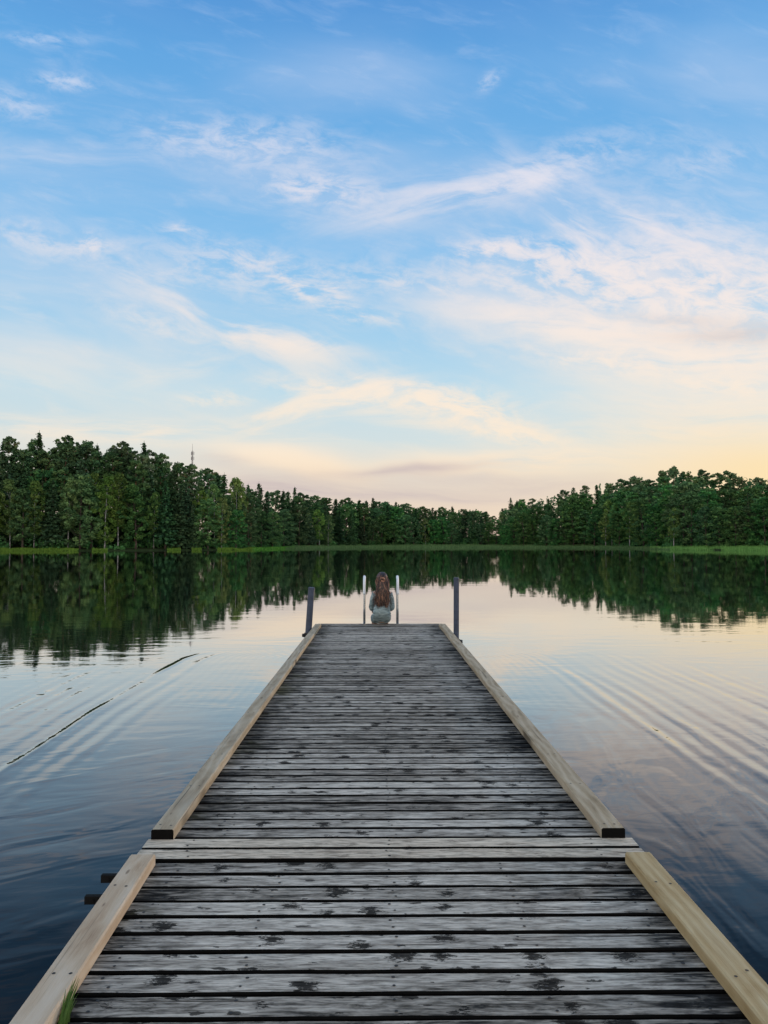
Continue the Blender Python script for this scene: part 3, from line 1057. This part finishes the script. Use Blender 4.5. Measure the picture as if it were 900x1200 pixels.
# reeds and meadow along the water
def blades(px0, px1, n, off0, off1, hmin, hmax, wid, mat, name, label, cat, dens=None):
    b = MB()
    for _ in range(n):
        px = rnd.uniform(px0, px1)
        Yo = rnd.uniform(off0, off1)
        Y = shore_Y(px) + Yo
        if dens and not dens(px, Yo): continue
        X = at_depth(px, Y)
        gz = max(-.15, ground(X, Y))
        h = rnd.uniform(hmin, hmax) * (.75 + .5 * mnoise.noise((px * .07, Yo * .4, 3)) + .2)
        a = rnd.random() * 6.28
        u = Vector((math.cos(a), math.sin(a), 0)) * wid
        l = Vector((rnd.gauss(0, .16), rnd.gauss(0, .16), 0)) * h
        p = Vector((X, Y, gz))
        b.add([p - u, p + u, p + u * .6 + l * .4 + Vector((0, 0, h * .6)), p + l + Vector((0, 0, h)), p - u * .6 + l * .4 + Vector((0, 0, h * .6))],
              [(0, 1, 2, 3, 4)], 0, max(0, min(1, rnd.gauss(.5, .2))))
    o = b.build(name, mat, attr='tone')
    tag(o, label, cat, kind='stuff')
    return o


def dens_w(px, yo):
    if px < 92: return True
    if 108 < px < 126 or 196 < px < 212: return yo < 1.5
    if px > 255: return True
    return mnoise.noise((px * .05, 0, 0)) > .25


blades(-85, 298, 9000, -.8, 2.4, .40, .75, .05, M_REED, 'reeds', 'bright green reeds standing in a strip at the foot of the tall forest', 'reeds', dens_w)
blades(296, 345, 2600, -1.5, 6, .4, .75, .06, M_REED, 'reeds', 'bright green reeds on the small point where the shore recedes', 'reeds')
blades(335, 785, 26000, -4, 12, .4, .85, .06, M_SEDGE, 'sedge', 'dull green sedge meadow bordering the far end of the lake', 'sedge')
blades(762, 985, 9500, -2.0, 7, .5, 1.1, .06, M_REED, 'reeds', 'green reeds along the foot of the wooded hill', 'reeds',
       lambda px, yo: px < 800 or px > 865 or mnoise.noise((px * .04, yo * .3, 7)) > -.05)

# ------------------------------------------------------------------ radio mast behind the forest
mx_, my_ = at_depth(224.5, 430), 430
mz = ground(mx_, my_)
d = pdir(224.5, 520)
mtop = CAM_Z + d.z / d.y * my_
mast = empty('radio_mast', (mx_, my_, mz))
tag(mast, 'thin reddish lattice radio mast rising above the forest skyline', 'radio mast')
mh = mtop - mz
mm = MB()
rw = .40
legs3 = [(rw * math.cos(a), rw * math.sin(a)) for a in (R(90), R(210), R(330))]
for (ax, ay) in legs3:
    mm.tube([(ax, ay, 0), (ax, ay, mh - 4)], .09, 6)
zz = 0
while zz < mh - 5.2:
    for i in range(3):
        a, b = legs3[i], legs3[(i + 1) % 3]
        mm.tube([(a[0], a[1], zz), (b[0], b[1], zz + 1.2)], .045, 4)
        mm.tube([(a[0], a[1], zz + 1.2), (b[0], b[1], zz + 1.2)], .04, 4)
    zz += 1.2
mm.build('lattice', M_MAST, mast)
t_ = MB(); t_.tube([(0, 0, mh - 4.2), (0, 0, mh)], [.10, .05], 6); t_.build('antenna_rod', M_MAST, mast)
for z0 in (mh - 5.4, mh - 8.2):
    for a in (R(30), R(150), R(270)):
        b_ = MB(); b_.box(-.18, .18, -.10, .10, -.9, .9)
        q = b_.build('antenna_panel', M_PANEL, mast, loc=(.8 * math.cos(a), .8 * math.sin(a), z0))
        q.rotation_euler = (0, 0, a + R(90))

# ------------------------------------------------------------------ dock
def deck_boards(name, y0, n, pitch, wd, xl, xr, parent, mats, seed, joists, nails=True):
    r = random.Random(seed)
    b = MB()
    th, bv = .036, .0055
    NS = 14
    for i in range(n):
        yb = y0 + i * pitch
        bid = r.random()
        ly, ry = xl(yb) + r.gauss(0, .004), xr(yb) + r.gauss(0, .004)
        zo = r.gauss(0, .0006)
        tl = r.gauss(0, .0009)
        w = wd + r.gauss(0, .0012)
        vs, fs = [], []
        for s in range(NS + 1):
            x = ly + (ry - ly) * s / NS
            e0, e1 = r.gauss(0, .0009), r.gauss(0, .0009)
            zb = zo + r.gauss(0, .0005)
            for (yy, zz) in [(e0, -th), (w + e1, -th), (w + e1, -bv), (w - bv + e1, 0), (w * .5, .0012), (bv + e0, 0), (e0, -bv)]:
                vs.append((x, yb + yy, zz + zb + tl * (yy / w - .5)))
        for s in range(NS):
            for k in range(7):
                k2 = (k + 1) % 7
                fs.append((s * 7 + k, (s + 1) * 7 + k, (s + 1) * 7 + k2, s * 7 + k2))
        fs.append(tuple(range(7)))
        fs.append(tuple(NS * 7 + k for k in range(6, -1, -1)))
        b.add(vs, fs, 0, bid)
        m0 = len(b.m) - len(fs)
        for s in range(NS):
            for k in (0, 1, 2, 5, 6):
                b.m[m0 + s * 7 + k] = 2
        if nails:
            for jx in joists:
                for yy in (w * .24, w * .76):
                    cx, cy = jx + r.gauss(0, .012), yb + yy + r.gauss(0, .004)
                    rr = r.uniform(.0050, .0072)
                    ring = [(cx + rr * math.cos(R(60 * k)), cy + rr * math.sin(R(60 * k)), zo + .0026 + tl * (yy / w - .5)) for k in range(6)]
                    b.add(ring, [tuple(range(6))], 1, bid)
    return b.build(name, mats, parent, 'bid')


def rail(parent, cx, y0, y1, width, height, mat, yaw=0.0, z=.003, seed=0):
    """plank lying along Y with eased edges, dark end grain and screw heads"""
    r = random.Random(seed)
    b = MB()
    L = y1 - y0
    e = .006
    hw = width / 2
    sec = [(-hw, 0), (hw, 0), (hw, height - e), (hw - e, height), (-hw + e, height), (-hw, height - e)]
    NS = max(6, int(L / .4))
    vs, fs = [], []
    for s in range(NS + 1):
        wx = r.gauss(0, .0010)
        for (x, zz) in sec: vs.append((x + wx, L * s / NS, zz))
    for s in range(NS):
        for k in range(6):
            k2 = (k + 1) % 6
            fs.append((s * 6 + k, s * 6 + k2, (s + 1) * 6 + k2, (s + 1) * 6 + k))
    b.add(vs, fs, 0)
    b.add([vs[k] for k in range(6)], [tuple(range(6))[::-1]], 1)
    b.add([vs[NS * 6 + k] for k in range(6)], [tuple(range(6))], 1)
    y = .06
    while y < L:
        for x in (-hw * .5, hw * .45):
            cx_, cy_, rr = x + r.gauss(0, .004), y + r.gauss(0, .01), .0062
            b.add([(cx_ + rr * math.cos(R(60 * k)), cy_ + rr * math.sin(R(60 * k)), height + .0008) for k in range(6)], [tuple(range(6))], 2)
        y += .62
    o = b.build('edge_rail', [mat, M_END, M_NAIL], parent)
    o.location = (cx, y0, z)
    o.rotation_euler = (0, 0, yaw)
    return o


dock1 = empty('dock_section', (0, 0, DECK0), (TILT, 0, 0))
tag(dock1, 'short shoreward dock section of weathered grey boards with fresh pale edge planks', 'dock')
PITCHW = .1245
xl1 = lambda y: -1.035 + .0315 * (3.39 - y) + 0.004
xr1 = lambda y: 1.17
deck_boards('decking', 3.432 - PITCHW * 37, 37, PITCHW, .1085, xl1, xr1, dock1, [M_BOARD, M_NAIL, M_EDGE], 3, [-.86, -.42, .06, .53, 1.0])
ya = math.atan(.0315)
r1 = rail(dock1, -1.013 + .0315 * 4.09, -.70, 3.388, .108, .046, M_RAIL_A, ya, seed=1)
r1['label'] = 'pinkish fresh sawn edge plank'
r2 = rail(dock1, 1.137, -.70, 3.392, .112, .046, M_RAIL_B, 0, seed=2)
r2['label'] = 'yellowish edge plank with bold grain'
for sx in (-.80, .06, .92):
    b_ = MB(); b_.box(sx - .03, sx + .03, -1.1, 3.40, -.20, -.034); b_.build('stringer', M_TARRED, dock1)
b_ = MB(); b_.box(-1.285, 1.05, 3.45, 3.475, -.192, -.158)
b_.tube([(-1.25, 3.452, -.175), (-1.25, 3.446, -.175)], .009, 6); b_.build('joint_beam', M_TARRED, dock1)
for sx in (-.8, .92):
    b_ = MB(); b_.tube([(sx, 3.0, -.2), (sx, 3.0, -2.3)], .05, 8); b_.build('leg', M_TARRED, dock1)

FY = 3.44
dock2 = empty('dock_section', (0, FY, deck_z(FY)), (TILT, 0, 0))
tag(dock2, 'long floating dock section with weathered tan edge planks, reaching into the lake', 'dock')
xl2 = lambda y: -1.045
xr2 = lambda y: 1.155
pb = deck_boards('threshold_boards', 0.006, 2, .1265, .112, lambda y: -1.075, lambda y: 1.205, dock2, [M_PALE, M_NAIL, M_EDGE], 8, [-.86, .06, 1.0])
pb.location.z = .004
pb['label'] = 'two paler newer boards covering the joint'
NB = int((13.66 - 3.70) / PITCHW) + 1
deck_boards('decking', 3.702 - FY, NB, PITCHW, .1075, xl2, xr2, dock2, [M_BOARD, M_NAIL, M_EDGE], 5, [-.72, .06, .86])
rail(dock2, -1.008, 3.672 - FY, 13.22 - FY, .105, .048, M_RAIL_C, 0, seed=3)
rail(dock2, 1.115, 3.672 - FY, 13.22 - FY, .112, .048, M_RAIL_D, 0, seed=4)
for sx in (-.85, -.28, .36, .98):
    b_ = MB(); b_.box(sx - .03, sx + .03, .05, 13.6 - FY, -.19, -.034); b_.build('stringer', M_TARRED, dock2)
b_ = MB(); b_.box(-1.285, 1.05, .21, .235, -.185, -.151)
b_.tube([(-1.25, .212, -.168), (-1.25, .206, -.168)], .009, 6); b_.build('joint_beam', M_TARRED, dock2)
for fy in (1.2, 4.6, 8.6):
    b_ = MB(); b_.box(-.95, 1.05, fy - .55, fy + .55, -.58, -.192); b_.build('float', M_FLOAT, dock2)

# ------------------------------------------------------------------ steel posts
def post(X, Y, ztop, rad, lean, side, label):
    o = empty('mooring_post', (X, Y, -2.4))
    tag(o, label, 'post', 'steel posts beside the outer end of the dock')
    zz = 2.4 + ztop
    zd = 2.4 + deck_z(Y)
    b = MB()
    off = lambda z: lean * (z - zd)
    b.tube([(off(0), 0, 0), (off(zz - .012), 0, zz - .012), (off(zz), 0, zz)], [rad, rad, rad * .86], 16)
    b.tube([(off(zz - .035), 0, zz - .035), (off(zz - .018), 0, zz - .018)], rad + .005, 16)
    b.build('pipe', M_POST, o, smooth=False)
    c = MB()
    zr = zd - .07
    c.tube([(off(zr - .035), 0, zr - .035), (off(zr + .035), 0, zr + .035)], rad + .014, 16)
    c.tube([(0, -.03, zr), (side * -(rad + .09), -.03, zr)], .014, 8)
    c.tube([(side * (rad + .012), -.02, zr), (side * (rad + .05), -.02, zr)], [.032, .026], 8)
    c.build('clamp', M_CLAMP, o)
    return o


post(-1.118, 12.6, 1.11, .052, .065, -1, 'shorter bluish steel post, leaning slightly, clamped beside the grey-tan plank')
post(1.205, 11.75, 1.305, .042, .006, 1, 'taller upright bluish steel post beside the yellowish edge plank at the dock end')
for o in bpy.data.objects:
    if o.name.startswith('mooring_post'):
        pass

# ------------------------------------------------------------------ swimming ladder
LY = 13.60
lad = empty('swim_ladder', (0.0675, LY, deck_z(LY)))
tag(lad, 'steel swimming ladder with two tall looped handrails at the dock end', 'ladder')
for sx in (-.294, .294):
    b = MB()
    top = .835
    pts = [(sx, 0, -.02), (sx, 0, .3), (sx, 0, top - .17)]
    for k in range(1, 10):
        a = math.pi * k / 10
        pts.append((sx, .17 - .17 * math.cos(a), top - .17 + .17 * math.sin(a)))
    pts += [(sx, .34, top - .17), (sx, .34, 0), (sx, .34, -1.3)]
    b.tube(pts, .019, 10)
    h_ = b.build('handrail', M_STEEL, lad, smooth=True)
    c = MB()
    gp = []
    for k in range(-4, 8):
        a = math.pi * max(0, k) / 10
        gp.append((sx, .17 - .17 * math.cos(a), top - .17 + .17 * math.sin(a) + (k * .035 if k < 0 else 0)))
    c.tube(gp, .0235, 10)
    c.build('sheen_top', M_CAPMETAL, h_, smooth=True)
    f = MB(); f.tube([(sx, 0, .004), (sx, 0, .014)], .05, 12); f.build('foot_plate', M_STEEL, h_)
for zr in (-.30, -.58, -.86, -1.14):
    b = MB(); b.box(-.28, .28, .30, .38, zr - .012, zr + .012); b.build('rung', M_STEEL, lad)

# ------------------------------------------------------------------ the person at the end
PX, PY = .078, 13.47
per = None


def skin_mesh(name, verts, edges, radii, root, level=2):
    me = bpy.data.meshes.new(name)
    me.from_pydata([Vector(v) for v in verts], edges, [])
    o = bpy.data.objects.new(name, me)
    col.objects.link(o)
    sm = o.modifiers.new('skin', 'SKIN')
    for i, r_ in enumerate(radii):
        me.skin_vertices[0].data[i].radius = r_ if hasattr(r_, '__len__') else (r_, r_)
    me.skin_vertices[0].data[root].use_root = True
    sub = o.modifiers.new('sub', 'SUBSURF')
    sub.levels = sub.render_levels = level
    dg = bpy.context.evaluated_depsgraph_get()
    res = bpy.data.meshes.new_from_object(o.evaluated_get(dg))
    bpy.data.objects.remove(o)
    res.name = name
    return res


V_, E_, Rr = [], [], []


def sv_(p, r_, parent=None):
    V_.append(p); Rr.append(r_)
    i = len(V_) - 1
    if parent is not None: E_.append((parent, i))
    return i


pel = sv_((0, 0, .11), (.15, .115))
wai = sv_((0, -.005, .27), (.115, .085), pel)
che = sv_((0, .012, .42), (.135, .09), wai)
upc = sv_((0, .015, .53), (.105, .08), che)
nk = sv_((0, .03, .605), (.05, .05), upc)
nk2 = sv_((0, .05, .665), (.046, .048), nk)
hd0 = sv_((0, .075, .715), (.056, .068), nk2)
hd1 = sv_((0, .068, .785), (.072, .090), hd0)
hd2 = sv_((0, .062, .850), (.062, .078), hd1)
for s in (-1, 1):
    sh = sv_((s * .140, .015, .535), .050, upc)
    el = sv_((s * .180, .07, .29), .038, sh)
    wr = sv_((s * .135, .285, .205), .026, el)
    pm = sv_((s * .118, .355, .196), (.040, .020), wr)
    for k in range(4):
        fx = s * (.118 + (k - 1.5) * .019)
        L = (.070, .082, .076, .060)[k if s < 0 else 3 - k]
        f1 = sv_((fx, .385, .190), .0095, pm)
        f2 = sv_((fx, .385 + L * .55, .182), .0088, f1)
        sv_((fx, .385 + L, .160), .0075, f2)
    t1 = sv_((s * .082, .34, .190), .0105, pm)
    sv_((s * .066, .378, .182), .0090, t1)
    hp = sv_((s * .085, .09, .10), .085, pel)
    kn = sv_((s * .10, .47, .085), .058, hp)
    cf = sv_((s * .10, .52, -.10), .055, kn)
    an = sv_((s * .105, .52, -.34), .036, cf)
    hl = sv_((s * .105, .525, -.39), .035, an)
    sv_((s * .112, .66, -.415), (.038, .024), hl)
body_me = skin_mesh('person', V_, E_, Rr, pel, 2)
M_SKIN = simple('skin', (.42, .255, .185), .55, 0, .08, 12)
m, g, out = material('grey_teal_cotton')
tc = g.n('ShaderNodeTexCoord')
x, y, z = g.sep(tc.outputs['Object'])
n = g.noise(g.comb(g.m('MULTIPLY', x, 6.0), g.m('MULTIPLY', y, 6.0), g.m('MULTIPLY', z, 26.0)), 1.0, 4, .6, .8)
n2 = g.noise(tc.outputs['Object'], 160, 2, .5)
c = g.ramp(g.m('ADD', g.m('MULTIPLY', n, .8), g.m('MULTIPLY', n2, .2)), [(.36, (.10, .135, .14)), (.5, (.235, .30, .31)), (.66, (.38, .46, .46))])
principled(g, out, c, .9, bump=n, bump_d=.02, spec=.2)
M_DRESS = m
m, g, out = material('auburn_hair')
b = attr(g, 'tone')
c = g.ramp(b, [(0, (.007, .004, .003)), (.42, (.026, .012, .008)), (.7, (.12, .050, .028)), (1, (.34, .16, .09))])
principled(g, out, c, .42, spec=.5)
M_HAIR = m
body_me.materials.clear()
body_me.materials.append(M_SKIN)
bm = bmesh.new(); bm.from_mesh(body_me)
# face: nose, eyes, mouth, ears joined into the body mesh
def ball(c, r_, seg=10):
    ret = bmesh.ops.create_uvsphere(bm, u_segments=seg, v_segments=8, radius=1)
    for v in ret['verts']:
        v.co = Vector((v.co.x * r_[0], v.co.y * r_[1], v.co.z * r_[2])) + Vector(c)
    return ret['verts']
ball((0, .160, .768), (.012, .018, .020))
ball((0, .152, .792), (.008, .010, .024))
for s in (-1, 1):
    ball((s * .030, .146, .802), (.014, .010, .009))
    ball((s * .074, .066, .785), (.010, .018, .030))
ball((0, .148, .733), (.024, .010, .007))
bm.to_mesh(body_me); bm.free()
for p in body_me.polygons: p.use_smooth = True
SEATZ = deck_z(PY) + .012
per = link('person', body_me)
per.location = (PX, PY, SEATZ)
per.rotation_euler = (0, R(1.0), R(3))
tag(per, 'woman with long auburn hair and grey teal dress sitting on the dock end', 'person')

# clothing: a loose dress grown over the same joints
V_, E_, Rr = [], [], []
pel = sv_((0, -.005, .10), (.178, .135))
lo = sv_((0, -.012, .20), (.168, .125), pel)
wai = sv_((0, -.01, .31), (.148, .108), lo)
che = sv_((0, .008, .43), (.155, .108), wai)
upc = sv_((0, .012, .535), (.125, .092), che)
sv_((0, .025, .590), (.072, .066), upc)
for s in (-1, 1):
    sh = sv_((s * .138, .015, .532), .062, upc)
    me_ = sv_((s * .166, .03, .42), .056, sh)
    el = sv_((s * .182, .07, .295), .050, me_)
    sv_((s * .160, .18, .245), .044, el)
    hp = sv_((s * .088, .13, .095), .100, pel)
    kn = sv_((s * .10, .44, .088), .080, hp)
    sv_((s * .10, .52, -.02), .075, kn)
dr = skin_mesh('dress', V_, E_, Rr, pel, 3)
dr.materials.clear(); dr.materials.append(M_DRESS)
for v in dr.vertices:
    z = v.co.z
    k = max(0, 1 - abs(z - .17) / .17)
    f = math.sin(z * 95 + 5 * v.co.x + 2.5 * mnoise.noise(v.co * 6)) * .006 * k
    nz = mnoise.noise(v.co * 9) * .008
    d_ = Vector((v.co.x, v.co.y - .01, 0))
    if d_.length > .02: v.co += d_.normalized() * (f + nz)
    if v.co.y < .16 and v.co.z < .004: v.co.z = .004
for p in dr.polygons: p.use_smooth = True
link('dress', dr, per)

# hair: long strands over the crown, gathered in a twist, falling down the back
hb = MB()
hr = random.Random(5)
HC = Vector((0, .058, .795))
for i in range(520):
    top_half = i < 330
    th = hr.uniform(-1.55, 1.55)
    ph = hr.uniform(.05, 1.35) if top_half else hr.uniform(.6, 1.5)
    n_ = Vector((math.sin(th) * math.sin(ph), -math.cos(th) * math.sin(ph) * 1.0 + .35 * (1 - ph / 1.5), math.cos(ph)))
    n_.normalize()
    rx, ry, rz = .096, .110, .104
    root = HC + Vector((n_.x * rx, n_.y * ry, n_.z * rz))
    tone = max(0, min(1, hr.gauss(.38, .25) + .5 * abs(root.x) / .088 - .22))
    if top_half:
        # the half that is tied back into the twist
        mid = HC + Vector((n_.x * rx * .95 * .8, -abs(n_.y * ry) * .75 - .05, .02 + n_.z * .05))
        tie = Vector((hr.gauss(0, .016), -.062 + hr.gauss(0, .010), .782 + hr.gauss(0, .012)))
        pts = [root + Vector((0, .05, .012)), root, mid, tie]
        x_end = hr.gauss(0, .066)
        ln = hr.uniform(.34, .50)
        wv, wp = hr.uniform(.010, .024), hr.random() * 6.28
        for k in range(1, 9):
            q = k / 8
            pts.append(Vector((tie.x + x_end * q ** .7 + wv * math.sin(q * 9 + wp), -.075 - .045 * math.sin(q * 2.6) + hr.gauss(0, .004), .782 - ln * q)))
    else:
        ln = hr.uniform(.30, .52)
        sx = root.x
        wv, wp = hr.uniform(.010, .026), hr.random() * 6.28
        pts = [HC + Vector((n_.x * rx * .6, n_.y * ry * .5 + .02, .096)), root]
        for k in range(1, 9):
            q = k / 8
            yb_ = -.045 - .075 * min(1, q * 1.6)
            pts.append(Vector((sx * (1.12 - .10 * q) + wv * math.sin(q * 8 + wp), root.y * (1 - q) ** 2 + yb_ * (1 - (1 - q) ** 2) + hr.gauss(0, .003), root.z - .02 - ln * q)))
    m_ = len(pts)
    hb.tube(pts, [.0055] * (m_ - 3) + [.0045, .0035, .0015], 4, 0, tone, cap=False)
# scalp cap under the strands
bmc = bmesh.new()
bmesh.ops.create_uvsphere(bmc, u_segments=20, v_segments=14, radius=1)
bmesh.ops.delete(bmc, geom=[v for v in bmc.verts if v.co.y > .35 and v.co.z < .45 or v.co.z < -.75], context='VERTS')
bmc.verts.ensure_lookup_table()
cv = [(v.co.x * .085, v.co.y * .101 + HC.y, v.co.z * .095 + HC.z) for v in bmc.verts]
bmc.verts.index_update()
hb.add(cv, [tuple(v.index for v in f.verts) for f in bmc.faces], 0, .25)
bmc.free()
hair = hb.build('hair', M_HAIR, per, 'tone', True)
tw = MB()
for k in range(3):
    pts = []
    for i in range(15):
        a = 2 * math.pi * i / 14
        q = a * 1.5 + k * 2.1
        pts.append((math.cos(a) * (.036 + .008 * math.cos(q)), -.078 + .010 * math.sin(q), .782 + math.sin(a) * (.026 + .008 * math.cos(q))))
    tw.tube(pts, .013, 6, 0, .5 + .25 * k)
tw.build('hair_twist', M_HAIR, hair, 'tone', True)

# ------------------------------------------------------------------ grass poking up beside the near plank
def tuft(X, Y, zb, n, hmin, hmax, spread, lean, label, seed):
    r = random.Random(seed)
    b = MB()
    for _ in range(n):
        p = Vector((r.gauss(0, spread), r.gauss(0, spread * 2.2), 0))
        h = r.uniform(hmin, hmax)
        l = Vector((lean[0] + r.gauss(0, .12), lean[1] + r.gauss(0, .18), 0)) * h
        w = Vector((.0045, .001, 0))
        a = Matrix.Rotation(r.uniform(-.7, .7), 3, 'Z')
        w = a @ w
        vs, fs = [], []
        for k in range(7):
            q = k / 6
            c_ = p + l * q * q + Vector((0, 0, h * (q - .22 * q * q)))
            ww = w * (1 - q ** 1.8) + Vector((.0003, 0, 0))
            vs += [c_ - ww, c_ + Vector((0, .0012, 0)), c_ + ww]
        for k in range(6):
            fs += [(k * 3, k * 3 + 1, k * 3 + 4, k * 3 + 3), (k * 3 + 1, k * 3 + 2, k * 3 + 5, k * 3 + 4)]
        b.add(vs, fs, 0, max(0, min(1, r.gauss(.5, .25))))
    o = b.build('grass_tuft', M_GRASS, attr='tone')
    o.location = (X, Y, zb)
    tag(o, label, 'grass', 'grass tufts by the shoreward plank')
    return o


tuft(-.905, 2.27, .425, 34, .04, .10, .005, (-.08, 1.3), 'green grass leaning along the inner side of the pinkish plank', 4)
tuft(-.975, 2.14, .40, 4, .12, .19, .018, (.25, .2), 'few long grass blades rising over the top of the pinkish plank', 9)

# ------------------------------------------------------------------ render settings
sc.render.engine = 'CYCLES'
sc.cycles.max_bounces = 5
sc.cycles.diffuse_bounces = 2
sc.cycles.glossy_bounces = 3
sc.cycles.transmission_bounces = 2
sc.cycles.transparent_max_bounces = 4
sc.cycles.use_denoising = True
sc.cycles.use_adaptive_sampling = True
sc.cycles.adaptive_threshold = 0.02
sc.view_settings.view_transform = 'Standard'
sc.view_settings.look = 'None'
sc.view_settings.exposure = 0
sc.view_settings.gamma = 1
sc.view_settings.use_curve_mapping = False
